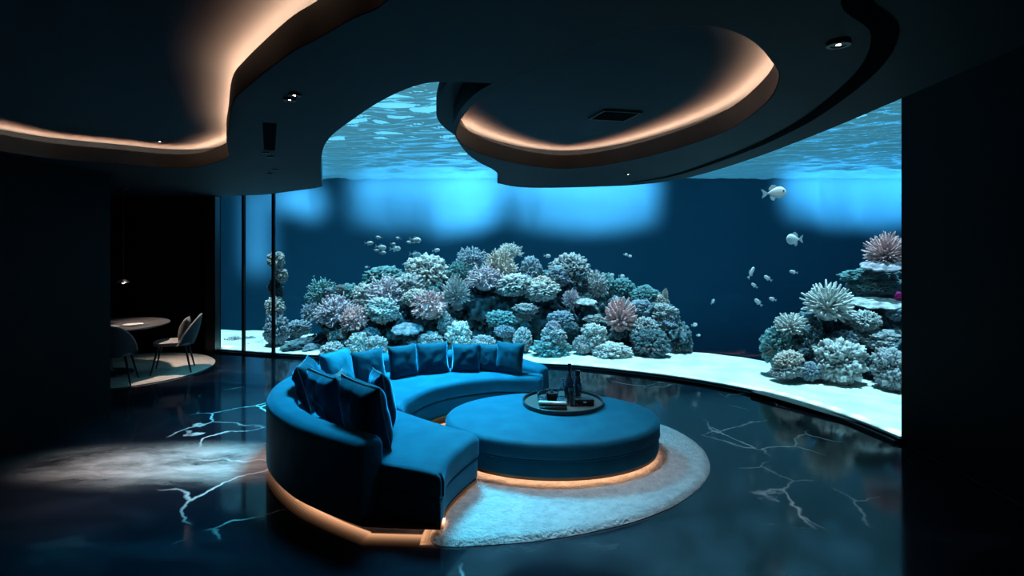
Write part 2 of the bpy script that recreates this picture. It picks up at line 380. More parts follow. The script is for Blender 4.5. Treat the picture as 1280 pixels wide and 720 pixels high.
poly = Go+[Vector((3.99,5.56)),Vector((24,5.56)),Vector((24,23.98)),Vector((-20,23.98)),Vector((-20,10.25)),Vector((-5.26,10.25))]
bm = bmesh.new(); slab(bm, poly, [], -4.2, 4.66); tag(obj('aquarium_water', bm, M['water']), 'clear blue aquarium water filling the curved tank', 'water', kind='stuff')
# water surface with long ripples
bm = bmesh.new(); nx, ny = 400, 240; vv = []
def inside_tank(x, y):
    if x < -5.25: return y > 10.26
    if x > 3.84: return y > 5.56
    for k in range(len(G)-1):
        if G[k].x <= x <= G[k+1].x:
            s = (x-G[k].x)/max(1e-6, G[k+1].x-G[k].x); return y > G[k].y+(G[k+1].y-G[k].y)*s-.02
    return False
for j in range(ny+1):
    row = []
    for i in range(nx+1):
        x = -18+40*i/nx; y = 5.3+18.6*(j/ny)**1.5
        ph = y*.95+.28*x
        h = .04*noise.noise(Vector((x*.55+y*.2, ph*2.6, 1.3)))+.042*noise.noise(Vector((x*1.1-y*.2, ph*5.5, 4.1)))+.012*noise.noise(Vector((x*2.2, ph*8, 2.0)))
        h = h+.05*(1-abs(noise.noise(Vector((x*.9, ph*3.0, 8.0))))*2.5)
        row.append(bm.verts.new((x,y,4.60+h)) if inside_tank(x,y) else None)
    vv.append(row)
for j in range(ny):
    for i in range(nx):
        q = (vv[j][i],vv[j][i+1],vv[j+1][i+1],vv[j+1][i])
        if all(q): bm.faces.new(q)
for v in [v for v in bm.verts if not v.link_faces]: bm.verts.remove(v)
tag(obj('water_surface', bm, M['watertop'], ang=0), 'rippled underside of the water surface above the reef', 'water surface', kind='stuff')
# sand bed: a shelf before the reef that drops away behind
bm = bmesh.new(); D = [-.01,.1,.2,.35,.5,.7,.9,1.1,1.3,1.5,1.7,1.85,2.0,2.1,2.2,2.35,2.6,3.0,3.6,4.5,6,9,13.3]
Gs = resample(([Vector(q) for q in [(-12,10.32),(-8,10.32),(-5.5,10.3)]+[tuple(p) for p in Go]+[(3.98,5.57)]]), 190); Gsn = normals2(Gs); rows = []
Gsn = [n if n.y > -.3 and (n.y > 0 or n.x > 0) else -n for n in Gsn]
Gs = [Vector(p) for p in Gs]
for k, (p, n) in enumerate(zip(Gs, Gsn)):
    r = []
    for d in D:
        q = p+n*d; q.y = min(23.9, max(q.y, 5.57))
        z = .045+.03*min(1,d)*(noise.noise(Vector((q.x*.8,q.y*.8,0)))+.5*noise.noise(Vector((q.x*2.5,q.y*2.5,3))))
        if d > 1.85: z -= 3.4*min(1, (d-1.85)/2.6)**1.0
        r.append(Vector((q.x,q.y,z)))
    rows.append(r)
R = [[bm.verts.new(v) for v in r] for r in rows]
for a, b in zip(R, R[1:]):
    for j in range(len(D)-1): bm.faces.new((a[j],b[j],b[j+1],a[j+1]))
tag(obj('sand_bed', bm, M['sand'], ang=0), 'white sand bed on the aquarium floor', 'sand', kind='stuff')

# coral shapes, all about one unit in radius with the base near z = -.8
def ico(sub): 
    bm = bmesh.new(); bmesh.ops.create_icosphere(bm, subdivisions=sub, radius=1); return bm
def knob_mesh(seed, sub=6, big=2.6, amp=.36, flat=1.0, name='knobby_coral'):
    bm = ico(sub); s = Vector((seed*3.7, seed*1.3, seed*7.1))
    for v in bm.verts:
        d = v.co.normalized()
        f1 = noise.voronoi(d*big+s)[0][0]; f2 = noise.voronoi(d*big*2.6+s)[0][0]; f3 = noise.voronoi(d*big*6+s)[0][0]
        f4 = noise.voronoi(d*big*13+s)[0][0]
        r = .82+amp*(.55-f1)+amp*.6*(.5-f2)+amp*.34*(.5-f3)+amp*.16*(.5-f4)+.16*noise.noise(d*1.2+s)
        v.co = d*r; v.co.z *= flat
    me = bpy.data.meshes.new(name); bm.to_mesh(me); bm.free(); return me
def rock_mesh(seed, name='reef_rock'):
    bm = ico(6); s = Vector((seed*2.1, seed*5.3, seed))
    for v in bm.verts:
        d = v.co.normalized()
        r = .8+.45*noise.noise(d*1.5+s)+.28*(1-2*abs(noise.noise(d*3+s)))*.6+.10*noise.noise(d*7+s)+.22*(.5-noise.voronoi(d*4+s)[0][0])+.12*(.5-noise.voronoi(d*9+s)[0][0])+.05*(.5-noise.voronoi(d*20+s)[0][0])
        v.co = d*r
    me = bpy.data.meshes.new(name); bm.to_mesh(me); bm.free(); return me
def finger_mesh(seed, n=150, thick=.05, name='finger_coral', up=-.1, curl=.25, low=-.5):
    up = min(up, low)
    rnd = random.Random(seed); bm = bmesh.new()
    bmesh.ops.create_icosphere(bm, subdivisions=3, radius=.5, matrix=Matrix.Translation((0,0,-.15)))
    for k in range(n):
        z = 1-(k+.5)/n*(1-up); a = k*2.39996+rnd.uniform(-.2,.2); r = math.sqrt(max(0,1-z*z))
        d = Vector((r*math.cos(a), r*math.sin(a), z)); L = rnd.uniform(.86,1.06)
        side = Vector((rnd.uniform(-1,1),rnd.uniform(-1,1),rnd.uniform(-.5,1)))*curl*.35
        pts = [d*.3+Vector((0,0,-.12)), d*.55*L+side*.15, d*.8*L+side*.5+Vector((0,0,.03)), d*L*.97+side*.85+Vector((0,0,.06)), d*L+side+Vector((0,0,.07))]
        t = thick*rnd.uniform(.8,1.2)
        tube(bm, pts, [t*1.1,t*1.1,t*1.05,t*.85,t*.35], 6)
    me = bpy.data.meshes.new(name); bm.to_mesh(me); bm.free(); return me
def tuft_mesh(seed, n=60, name='branching_coral', spread=-.25):
    rnd = random.Random(seed); bm = bmesh.new()
    bmesh.ops.create_icosphere(bm, subdivisions=3, radius=.62, matrix=Matrix.Translation((0,0,-.1)))
    for k in range(n):
        z = 1-(k+.5)/n*(1-spread); a = k*2.39996; r = math.sqrt(max(0,1-z*z)); d = Vector((r*math.cos(a), r*math.sin(a), z))
        j = lambda s: Vector((rnd.gauss(0,s),rnd.gauss(0,s),rnd.gauss(0,s)))
        q = d*.72+j(.05); tube(bm, [d*.3, q], [.07,.06], 5)
        for f in range(rnd.randint(3,4)):
            e = q+d*rnd.uniform(.12,.2)+j(.10); tube(bm, [q, e], [.055,.045], 5)
            for h in range(2):
                t = e+d*rnd.uniform(.04,.13)+j(.06); tube(bm, [e, t], [.045,.022], 5)
    me = bpy.data.meshes.new(name); bm.to_mesh(me); bm.free(); return me
def plate_mesh(seed, name='plate_coral'):
    rnd = random.Random(seed); bm = bmesh.new(); s = Vector((seed,seed*2,0)); nr, na = 14, 72; top = []; bot = []
    for i in range(nr+1):
        t = i/nr; rt = []; rb = []
        for j in range(na):
            a = 2*PI*j/na; rr = t*(1+.14*noise.noise(Vector((math.cos(a)*2,math.sin(a)*2,seed)))+.05*math.sin(a*9+seed))
            x, y = rr*math.cos(a), rr*math.sin(a)
            z = .28*(1-t*t)+.10*noise.noise(Vector((x*4,y*4,seed)))+.07*(.5-noise.voronoi(Vector((x*7,y*7,seed)))[0][0])
            rt.append(bm.verts.new((x,y,z))); rb.append(bm.verts.new((x*.96,y*.96,z-.10-.5*(1-t)**1.2)))
        top.append(rt); bot.append(rb)
    for i in range(nr):
        for j in range(na):
            k = (j+1) % na
            bm.faces.new((top[i][j],top[i+1][j],top[i+1][k],top[i][k])); bm.faces.new((bot[i][j],bot[i][k],bot[i+1][k],bot[i+1][j]))
    for j in range(na): bm.faces.new((top[nr][j],bot[nr][j],bot[nr][(j+1)%na],top[nr][(j+1)%na]))
    bmesh.ops.remove_doubles(bm, verts=bm.verts, dist=1e-4)
    me = bpy.data.meshes.new(name); bm.to_mesh(me); bm.free(); return me
MESH = {'k': [knob_mesh(i, 6, 2.0+.6*(i%3)) for i in range(5)], 'b': [knob_mesh(20+i, 6, 3.4, .30, name='cauliflower_coral') for i in range(3)],
        'r': [rock_mesh(i+1) for i in range(5)], 'f': [finger_mesh(3, 190, .042), finger_mesh(5, 150, .05), finger_mesh(8, 110, .06, up=.0)],
        't': [tuft_mesh(i, 55+8*i) for i in range(4)], 'p': [plate_mesh(i+2) for i in range(3)]}
for ml in MESH.values():
    for me in ml:
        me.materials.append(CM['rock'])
        for p in me.polygons: p.use_smooth = True
NAMES = {'k':'knobby_coral','b':'cauliflower_coral','r':'reef_rock','f':'finger_coral','t':'branching_coral','p':'plate_coral'}
cnt = {}
def coral(kind, px, py, w, h, Y, col, label, group=None, depth=None, tilt=None):
    i = cnt.get(kind, 0); cnt[kind] = i+1
    me = MESH[kind][i % len(MESH[kind])]
    o = bpy.data.objects.new(NAMES[kind], me); COL.objects.link(o)
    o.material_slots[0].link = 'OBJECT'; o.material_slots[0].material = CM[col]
    rx = w/2/F*Y; rz = h/2/F*Y; ry = depth if depth else (rx+rz)/2
    k = {'p':1.1, 'k':1.18, 'b':1.2, 'r':1.0, 'f':.95, 't':1.08}[kind]; rz *= 1.08 if kind in 'kb' else 1
    p = W(px, py, Y)
    if kind == 'f': p.z -= rz*.5; rz *= 1.35
    if kind == 't': p.z -= rz*.15; rz *= 1.1
    if kind == 'p': rz = max(rz*2.2, rx*.4)
    o.location = p; o.scale = (rx*k, ry*k, rz*k)
    rnd = random.Random(i*17+ord(kind)); tl = tilt if tilt is not None else (-.25 if kind in 'ftp' else 0)
    o.rotation_euler = (-tl, rnd.uniform(-.12,.12), 0)
    if kind in 'kbrtf' : o.rotation_euler.z = rnd.uniform(-.5,.5)
    tag(o, label, 'rock' if kind == 'r' else 'coral', group); return o

# central reef -- supporting rocks first
for a in [
 (395,432,40,30,10.35,'rockd','dark low rock at the left foot of the central reef'),
 (440,424,84,62,10.5,'rockd','dark rock under the lilac tufts at the reef\'s left end'),
 (500,402,96,86,10.7,'rockd','dark rock face behind the blue plate coral'),
 (550,402,90,100,10.9,'rockd','dark rock under the big pale boulder coral'),
 (600,392,104,120,11.0,'rockd','broad dark rock in the hollow below the cream tufts'),
 (655,400,90,110,11.0,'rockd','dark rock in the middle hollow right of the sofa cushions'),
 (708,398,84,112,10.9,'rockd','dark tall rock carrying the crest boulder of the central reef'),
 (757,412,90,86,10.7,'rockd','dark rock behind the round pink-white finger coral'),
 (805,412,76,80,10.5,'rock','knobbly rock below the teal bush on the right slope'),
 (842,422,44,62,10.2,'rockd','dark rock at the far right foot of the central reef'),
 ]: coral('r', a[0],a[1],a[2],a[3],a[4],a[5],a[6], depth=.62)
CORALS = [
 ('t',403,367,36,34,10.7,'teal','teal soft tuft standing highest at the left end of the central reef'),
 ('t',391,391,24,24,10.4,'blue','small bluish tuft jutting from the left edge of the central reef'),
 ('t',419,391,44,42,10.2,'lilac','wide grey-lilac tuft near the reef\'s left end'),
 ('t',443,400,32,32,10.0,'pink','pinkish tuft drooping just right of the grey-lilac tuft'),
 ('b',436,370,28,26,10.7,'teal','teal bush coral behind the pinkish tuft'),
 ('b',455,369,30,24,10.5,'pale','pale green coral head between teal bush and lilac mound'),
 ('b',482,350,56,28,11.2,'teal','smooth bright teal mound on the skyline left of the pale boulder'),
 ('t',484,367,52,40,10.5,'lilac','large lilac tuft below the bright teal mound'),
 ('k',478,388,42,28,10.1,'pale','pale grey knobby coral under the large lilac tuft'),
 ('k',534,343,50,42,10.9,'pale','big pale boulder coral with a white cap on the reef skyline'),
 ('b',511,362,44,34,10.6,'grey','grey coral head leaning against the big pale boulder\'s left side'),
 ('b',520,372,34,18,10.2,'cream','cream low coral ledge below the big pale boulder'),
 ('t',537,382,40,36,10.0,'pink','pink branching coral hanging over the dark hollow'),
 ('f',570,360,38,36,10.3,'grey','cream-grey finger tuft right of the big pale boulder'),
 ('t',575,341,30,26,10.9,'teal','teal tuft tucked behind the cream-grey finger tuft'),
 ('t',590,325,36,28,11.1,'blue','pale blue tuft on the skyline left of the summit'),
 ('t',606,349,44,30,10.5,'lilac','lilac-blue tuft below the pale blue skyline tuft'),
 ('t',626,332,34,40,10.8,'cream','round cream tuft just below the summit'),
 ('t',637,315,28,20,11.1,'pale','pale tuft forming the summit of the central reef'),
 ('b',644,357,46,24,10.4,'pale','lacy white-teal coral cushion below the cream tuft'),
 ('p',509,411,36,18,9.9,'blue','light blue plate coral on a dark boulder above the sofa'),
 ('k',556,405,14,26,10.0,'grey','slim grey coral knob between plate coral and capped coral'),
 ('k',574,420,30,32,9.8,'pale','pale capped coral above the middle sofa cushions'),
 ('k',540,428,28,24,9.75,'grey','grey knobby coral right behind the sofa back, left of the capped coral'),
 ('k',605,428,30,16,9.7,'grey','low grey coral behind the sofa back, right of the capped coral'),
 ('k',626,400,38,20,10.0,'teal','teal knobby ledge in the middle hollow'),
 ('k',631,414,24,14,9.8,'blue','small bluish coral below the teal ledge'),
 ('b',414,441,32,22,9.75,'grey','round ridged brain coral on the sand left of the sofa back'),
 ('k',447,431,26,28,9.8,'pale','pale knobby coral right of the ridged brain coral'),
 ('k',471,433,26,24,9.75,'grey','knobby coral half behind the first far sofa cushion'),
 ('k',464,417,22,14,10.0,'blue','small blue coral above the knobby pair at the left foot'),
 ('k',416,421,14,12,9.95,'grey','tiny grey coral above the ridged brain coral'),
 ('k',653,425,22,26,9.7,'grey','round grey coral behind the rightmost sofa cushion'),
 ('k',690,436,46,26,9.5,'teal','wide lower tier of the cone-shaped coral stack on the sand'),
 ('k',692,421,32,24,9.5,'grey','middle tier of the cone-shaped coral stack on the sand'),
 ('k',692,409,18,14,9.5,'lilac','top knob of the cone-shaped coral stack on the sand'),
 ('b',680,356,34,18,10.4,'cream','bright cream coral head in the dip between the two crests'),
 ('k',678,364,42,22,10.3,'pale','pale knobby coral under the bright cream head'),
 ('b',664,340,26,32,10.9,'blue','blue coral on the slope right of the summit'),
 ('b',676,346,28,14,11.0,'teal','teal low coral in the notch right of the summit'),
 ('k',712,337,46,34,10.7,'grey','grey craggy boulder on the right crest of the central reef'),
 ('k',700,345,30,24,10.5,'blue','blue-grey coral on the front of the craggy crest boulder'),
 ('k',722,352,30,30,10.6,'rock','shadowed coral under the overhang of the craggy crest boulder'),
 ('f',714,371,24,22,10.2,'lilac','small lilac finger coral below the craggy crest boulder'),
 ('t',743,357,28,36,10.6,'grey','grey twiggy tuft left of the teal domes'),
 ('b',759,360,24,30,10.9,'teal','left of the two smooth teal domes behind the round finger coral'),
 ('b',779,361,30,22,10.9,'teal','right of the two smooth teal domes behind the round finger coral'),
 ('f',775,388,44,42,9.8,'pink','round pink-white finger coral on the central reef\'s right half'),
 ('p',732,377,26,9,10.1,'pale','small pale plate coral left of the round finger coral'),
 ('k',657,386,30,12,10.1,'grey','grey ledge coral in the middle hollow'),
 ('k',701,399,30,18,10.0,'blue','bluish broken ledge above the cone-shaped stack'),
 ('k',712,410,22,14,9.9,'rock','dim coral right of the cone-shaped stack\'s top'),
 ('k',742,399,24,10,10.0,'grey','thin grey ledge under the round finger coral\'s left side'),
 ('k',742,420,30,28,9.6,'pale','pale mushroom-shaped coral on the sand'),
 ('k',728,432,22,22,9.55,'grey','grey coral at the left of the mushroom-shaped coral'),
 ('b',765,441,48,22,9.4,'pale','low wide pale coral mound on the front sand'),
 ('k',813,432,46,36,9.5,'rock','craggy dark coral rock at the right front of the central reef'),
 ('k',806,412,34,26,9.7,'grey','grey arched coral above the craggy dark rock'),
 ('b',806,371,38,24,10.6,'teal','teal bush on the right shoulder of the central reef'),
 ('k',800,385,30,18,10.2,'blue','bluish coral right beside the round finger coral'),
 ('b',827,378,16,16,10.4,'cream','small cream head near the right shoulder'),
 ('f',831,367,9,16,10.4,'cream','thin cream twig coral standing up on the right shoulder'),
 ('k',830,391,36,20,10.1,'grey','grey knobby coral below the small cream head'),
 ('k',836,405,30,20,10.0,'blue','bluish coral low on the right slope'),
 ('k',848,416,22,18,9.9,'grey','grey coral topping the far right foot rock'),
 ('k',850,436,28,22,9.8,'rock','dark coral at the outermost right end of the central reef'),
 # left column
 ('k',345,325,20,18,10.6,'pale','topmost pale coral of the column beside the glass post'),
 ('k',352,344,14,16,10.6,'pale','second coral down the column beside the glass post'),
 ('k',345,362,18,24,10.7,'rock','dim middle coral of the column beside the glass post'),
 ('k',344,385,22,24,10.5,'pale','pale coral two thirds down the column beside the glass post'),
 ('k',346,412,26,34,10.4,'blue','bluish wide coral at the foot of the column beside the glass post'),
 ('b',371,411,34,18,11.0,'blue','blue-green mound on the bright sand slope at left'),
 ('b',364,437,28,14,10.0,'teal','flat teal coral on the sand by the glass post'),
 ('b',388,437,22,12,10.0,'blue','flat bluish coral just left of the ridged brain coral'),
 ('k',291,430,22,18,11.0,'pale','pale coral seen through the leftmost glass panel'),
 ('k',313,428,20,14,11.2,'blue','bluish coral seen through the glass panel left of the post'),
 # right reef
 ('f',1035,372,72,44,8.0,'pale','large pale finger coral on the right reef'),
 ('f',988,402,46,26,8.0,'pale','smaller pale finger coral at the right reef\'s left end'),
 ('f',1108,308,54,40,8.5,'pink','big pink finger coral crowning the right reef'),
 ('p',1108,331,56,16,8.4,'lilac','lilac shelf under the pink crown coral'),
 ('k',1080,346,58,18,8.7,'teal','upper teal layer below the pink crown coral'),
 ('k',1094,360,60,18,8.6,'teal','second teal layer below the pink crown coral'),
 ('p',1097,378,64,12,8.3,'pale','pale shelf right of the large finger coral'),
 ('k',1081,402,38,24,8.1,'pale','pale lumpy coral under the pale shelf'),
 ('k',1104,425,58,22,8.0,'grey','grey ledge coral midway up the right reef'),
 ('k',1048,452,58,52,7.7,'pale','big knobby coral mound at the right reef\'s foot'),
 ('k',1056,424,30,20,7.9,'blue','blue knob sitting on the big knobby mound'),
 ('k',974,434,38,48,8.1,'teal','teal rock-like coral at the right reef\'s left edge'),
 ('k',986,450,36,20,7.75,'cream','cream-capped coral on the sand at the right reef\'s left foot'),
 ('b',984,463,38,18,7.72,'grey','grey base coral under the cream cap'),
 ('b',1012,464,26,20,7.7,'blue','small round coral between the cream cap and the big mound'),
 ('k',1013,424,32,42,8.0,'rock','shadowed coral between the two pale finger corals'),
 ('k',1116,462,44,48,7.35,'grey','grey knobby coral at the right edge of the photo'),
 ('b',1124,371,9,10,7.9,'magenta','tiny magenta coral at the right edge of the photo'),
]
for c in CORALS: coral(*c)
for a in [
 (1000,440,70,64,8.3,'rockd','dark rock behind the cream-capped coral'),
 (1040,425,90,90,8.5,'rockd','dark rock under the large pale finger coral'),
 (1095,410,110,120,8.8,'rockd','big dark rock forming the core of the right reef'),
 (1110,452,90,80,8.1,'rockd','dark rock behind the rightmost knobby coral'),
 (1110,360,80,60,9.0,'rock','rock holding up the teal layers'),
 (342,402,20,84,11.0,'rockd','dark rock column beside the glass post')]: coral('r', a[0],a[1],a[2],a[3],a[4],a[5],a[6], depth=.5)

for k in range(46):
    px = 398+random.random()*445; u = (px-398)/445
    top = 372-52*math.sin(PI*min(1,u*1.25))**.8 if u < .8 else 372+55*(u-.8)/.2
    top = max(top, 352 if px < 560 else 345); py = top+(444-top)*random.random(); w = random.uniform(10,22)
    Y = 9.62+(444-py)/110*1.05+.12
    kind = random.choice('kkkbbt'); colr = random.choice(['grey','blue','rock','pale','teal','rock'])
    coral(kind, px, py, w, w*.75, Y, colr, 'small coral wedged between the larger corals of the central reef', 'small corals filling the gaps of the central reef')
for k in range(14):
    px = random.uniform(985,1120); py = random.uniform(390,470); w = random.uniform(12,24)
    coral(random.choice('kkb'), px, py, w, w*.75, 7.55+(470-py)/80*.5+.1, random.choice(['grey','blue','rock','pale']), 'small coral wedged between the larger corals of the right reef', 'small corals filling the gaps of the right reef')
# fish
def fish_parts(L, H, T, tall=False):
    bm = bmesh.new(); rings = []
    for i in range(13):
        t = i/12; x = .5-t*.80
        h = (math.sin(PI*min(1,t*1.02)**.75))**.8*.5; h = max(h*(1-.1*t), .05 if t > .5 else .015)
        rings.append([Vector((x*L, T*.5*h*2*math.cos(2*PI*k/12)*.5, H*h*math.sin(2*PI*k/12))) for k in range(12)])
    loft(bm, rings); body = bm
    def fin(pts):
        b = bmesh.new(); th = T*.03
        a = [b.verts.new((x*L, -th, z*H)) for x, z in pts]; c = [b.verts.new((x*L, th, z*H)) for x, z in pts]
        b.faces.new(a); b.faces.new(c[::-1])
        for i in range(len(a)): b.faces.new((a[i], c[i], c[(i+1)%len(a)], a[(i+1)%len(a)]))
        return b
    tail = fin([(-.27,.06),(-.42,.30),(-.53,.42),(-.45,.02),(-.52,-.36),(-.41,-.26),(-.27,-.06)])
    dors = fin([(.16,.38),(.05,.66),(-.08,.66),(-.20,.42),(-.22,.22),(0,.36)])
    anal = fin([(.05,-.36),(-.06,-.66),(-.16,-.52),(-.20,-.22)])
    return body, tail, dors, anal
def fish(px, py, w, Y, yaw, pitch, label, h=.42, mat='fish', name='fish', parts=True, group=None, T=.5):
    L = w/F*Y; p = W(px, py, Y)
    t = thing(name, p, label, 'fish', group)
    body, tail, dors, anal = fish_parts(L, L*h, L*h*T)
    for nm, b, m in (('body',body,mat),('tail_fin',tail,'fin'),('dorsal_fin',dors,'fin'),('anal_fin',anal,'fin')):
        obj(nm, b, M[m], t, world=False)
    for s in (-1,1):
        b = bmesh.new(); bmesh.ops.create_uvsphere(b, u_segments=10, v_segments=8, radius=L*.032, matrix=Matrix.Translation((L*.34, s*L*h*T*.25, L*h*.10))); obj('eye', b, M['eye'], t, world=False)
    t.rotation_euler = (0, -pitch, yaw); return t
fish(968,241,36,8.0, .25, .1, 'large pale pink fish swimming right near the water surface', .42, 'fish_pink')
fish(993,299,19,8.2, PI-.3, .0, 'round silver angelfish alone above the right reef', .72)
fish(939,341,18,8.3, .5, .9, 'slim silver fish pointing steeply up, left of the angelfish', .36)
fish(960,348,11,8.4, PI-.4, .6, 'small fish nose up just right of the steep slim fish', .42)
fish(943,357,9,8.5, PI-.4, .7, 'tiny fish directly below the steep slim fish', .42)
fish(948,378,12,8.4, PI-.4, .8, 'lowest slim fish of the cluster left of the right reef', .42)
fish(966,374,9,8.4, PI-.3, .3, 'small fish level with the top of the large finger coral, left of it', .5)
fish(992,340,10,8.3, PI-.2, .2, 'small fish below the angelfish', .42)
fish(891,377,9,8.8, .6, .6, 'lone tiny fish over the dark water between the reefs', .5)
fish(868,406,9,9.0, .3, .1, 'small fish right of the central reef\'s foot, upper of two', .5)
fish(873,419,6,9.0, .2, 0, 'tiny fish right of the central reef\'s foot, lower of two', .5)
SCH = [(461,304,11,'leftmost fish of the left school'),(474,297,9,'small fish above the leftmost fish of the left school'),(476,309,14,'longer fish in the middle left of the left school'),
 (470,313,8,'tiny fish touching the longer fish of the left school'),(478,316,10,'dark-spotted fish under the longer fish of the left school'),(498,298,8,'upper middle small fish of the left school'),
 (491,305,8,'small fish in the centre of the left school'),(494,311,14,'slim fish in the centre bottom of the left school'),(519,300,16,'largest fish of the left school, at its upper right'),
 (512,303,8,'small fish tucked under the largest fish of the left school'),(519,318,15,'lone fish at the lower right of the left school'),(545,313,10,'rightmost fish of the left school'),
 (506,330,7,'tiny fish just above the big pale boulder coral'),(459,334,6,'tiny fish above the bright teal mound'),(414,354,6,'lone tiny fish above the left end of the central reef')]
for k, (px, py, w, lb) in enumerate(SCH):
    fish(px, py, w, 9.9, random.uniform(-.4,.4)+(PI if k % 4 == 1 else 0), random.uniform(-.2,.2), 'silver '+lb, .46, group='school over the left half of the reef')
for px, py, w, lb in [(684,320,9,'silver fish above the dip right of the summit'),(782,318,6,'left of the tiny pair high above the teal domes'),(787,320,6,'right of the tiny pair high above the teal domes'),
   (753,342,5,'leftmost of three small fish just above the teal domes'),(764,344,9,'middle of three small fish just above the teal domes'),(777,345,8,'rightmost of three small fish just above the teal domes')]:
    fish(px, py, w, 9.9, random.uniform(-.4,.4), random.uniform(-.2,.2), lb, .5, group='small fish over the right half of the reef')

# ------------------------------------------------------------------ sofa
NS = 90
O = resample(cr([(-1.02,3.77),(-1.38,4.0),(-1.72,4.28),(-2.08,4.75),(-2.28,5.35),(-2.22,6.05),(-1.88,6.62),(-1.3,6.98),(-.6,7.09),(0,7.0),(.46,6.72)], 8), NS)
On = [Vector((n.x,n.y)) for n in normals2(O)]
On = [n if n.dot(Vector((-.6,5.4))-p) > 0 else -n for n, p in zip(On, O)]
ns1 = 42
I1 = resample(cr([(-.46,3.74),(-.45,4.0),(-.36,4.28),(-.26,4.50)], 8)+cr([(-.28,4.56),(-.34,4.60),(-.68,4.86),(-1.07,5.19)], 8), ns1)
I2 = resample(cr([(-1.03,5.22),(-1.03,5.5),(-.87,5.93),(-.58,6.22),(-.18,6.40),(.14,6.42),(.34,6.40)], 8), NS-ns1)
I = I1+I2
sofa = thing('curved_sofa', (-1.0,5.2,0), 'deep blue velvet curved sofa wrapping around the round ottoman', 'sofa')
V3 = lambda p, z: Vector((p[0],p[1],z))
def seat_rings(rng, z0, z1, ins=0.0, s0=.17, r=.06):
    rings = []
    for k in rng:
        a = O[k]+On[k]*s0; b = I[k]; d = (b-a); L = d.length-ins; d.normalize()
        prof = [(0,z0),(L*.5,z0),(L-.02,z0),(L-.006,z0+.006),(L,z0+.02)]
        for j in range(5):
            t = PI/2*j/4; prof.append((L-r+r*math.cos(t), z1-r+r*math.sin(t)))
        prof += [(L*.8,z1+.006),(L*.5,z1+.012),(L*.2,z1+.008),(0,z1)]
        rings.append([V3(a+d*w, z) for w, z in prof])
    return rings
for nm, rng in (('chaise', range(0,ns1)), ('long_seat', range(ns1,NS))):
    bm = bmesh.new(); loft(bm, round_ends(seat_rings(rng,.255,.43), .045)); obj(nm+'_cushion', bm, M['velvet'], sofa, 60)
    bm = bmesh.new(); loft(bm, round_ends(seat_rings(rng,.085,.25, .012, r=.025), .02)); obj(nm+'_base', bm, M['velvet'], sofa, 60)
rings = []
for k in range(NS):
    t = k/(NS-1); h = .63-.13*max(0,(t-.80)/.2)**1.3; th = .235; prof = []; r = .075
    prof = [(0,.085),(0,.3)]
    for j in range(6):
        a = PI-PI/2*j/5; prof.append((r+r*math.cos(a), h-r+r*math.sin(a)))
    for j in range(6):
        a = PI/2-PI/2*j/5; prof.append((th-r+r*math.cos(a), h-r+r*math.sin(a)))
    prof += [(th,.3),(th,.085)]
    rings.append([V3(O[k]+On[k]*w, z) for w, z in prof])
bm = bmesh.new(); loft(bm, round_ends(rings, .06)); obj('backrest', bm, M['velvet'], sofa, 60)
def closed_plan(ins):                     # sofa footprint grown inward
    o = [p+n*ins for p, n in zip(O, On)]
    P = o[:]; Ii = [b+(a-b).normalized()*ins for a, b in zip(O, I)]
    t0 = (O[0]-O[1]).normalized(); t1 = (O[-1]-O[-2]).normalized()
    return o, Ii
def strip(ins_o, ins_i, z0, z1, trim_ends):
    o, i = closed_plan(ins_o)[0], closed_plan(ins_i)[1]; rr = []
    ks = range(trim_ends, NS-trim_ends)
    return [[V3(o[k],z0),V3(i[k],z0),V3(i[k],z1),V3(o[k],z1)] for k in ks]
bm = bmesh.new(); loft(bm, strip(.012,.018,.062,.083,0)); tag(obj('base_trim', bm, M['copper'], sofa), 'copper trim')
bm = bmesh.new(); loft(bm, strip(.2,.2,0,.061,4)); obj('plinth', bm, M['plinth'], sofa)
strip_bms = []; foot = O+I[::-1]
for k in range(7):
    q0, q1 = .012+k*.022, .012+(k+1)*.022
    bm = bmesh.new(); ribbon(bm, offset(foot, -q0), offset(foot, -q1), .0605); strip_bms.append(bm)
led_mats = [emis('warm_led_glow', (1,.48,.24), st) for st in (.15,.4,.9,1.9,3.6,6.0,9.0)]
for bm, mt in zip(strip_bms, led_mats): tag(obj('light_strip', bm, mt, sofa), 'warm light strip')

# ------------------------------------------------------------------ ottoman
oc = Vector((.37,5.2)); AX, AY = .985, .765
ott = thing('round_ottoman', (oc.x,oc.y,.04), 'large round blue velvet ottoman with a tray on top', 'ottoman')
def disc(bm, prof, n=96): lathe(bm, [(1,0)] and prof, (oc.x,oc.y,0), n, 1, 1)
def ell(prof, n=96):
    bm = bmesh.new(); rings = []
    for s, z in prof: rings.append([Vector((oc.x+max(.001,AX+s)*math.cos(2*PI*j/n), oc.y+max(.001,AY+s)*math.sin(2*PI*j/n), z)) for j in range(n)])
    loft(bm, rings); return bm
top = [(-.3,.245),(-.02,.245),(-.004,.25),(0,.265)]+[(-.05+.05*math.cos(PI/2*j/5), .335+.05*math.sin(PI/2*j/5)) for j in range(6)]+[(-.3,.392),(-.74,.394)]
otc = obj('cushion', ell(top), M['velvet'], ott, 60)
obj('base', ell([(-.3,.105),(-.02,.105),(-.012,.11),(-.01,.13),(-.01,.225),(-.02,.24),(-.3,.24)]), M['velvet'], ott, 60)
bm = bmesh.new(); tube(bm, [Vector((oc.x+(AX-.006)*math.cos(2*PI*j/96), oc.y+(AY-.006)*math.sin(2*PI*j/96), .243)) for j in range(96)], .008, 6, True); obj('seam_piping', bm, M['velvet'], otc)
tag(obj('base_trim', ell([(-.3,.08),(-.022,.08),(-.022,.104),(-.3,.104)]), M['copper'], ott), 'copper trim')
obj('plinth', ell([(-.17,.042),(-.17,.079)]), M['plinth'], ott)
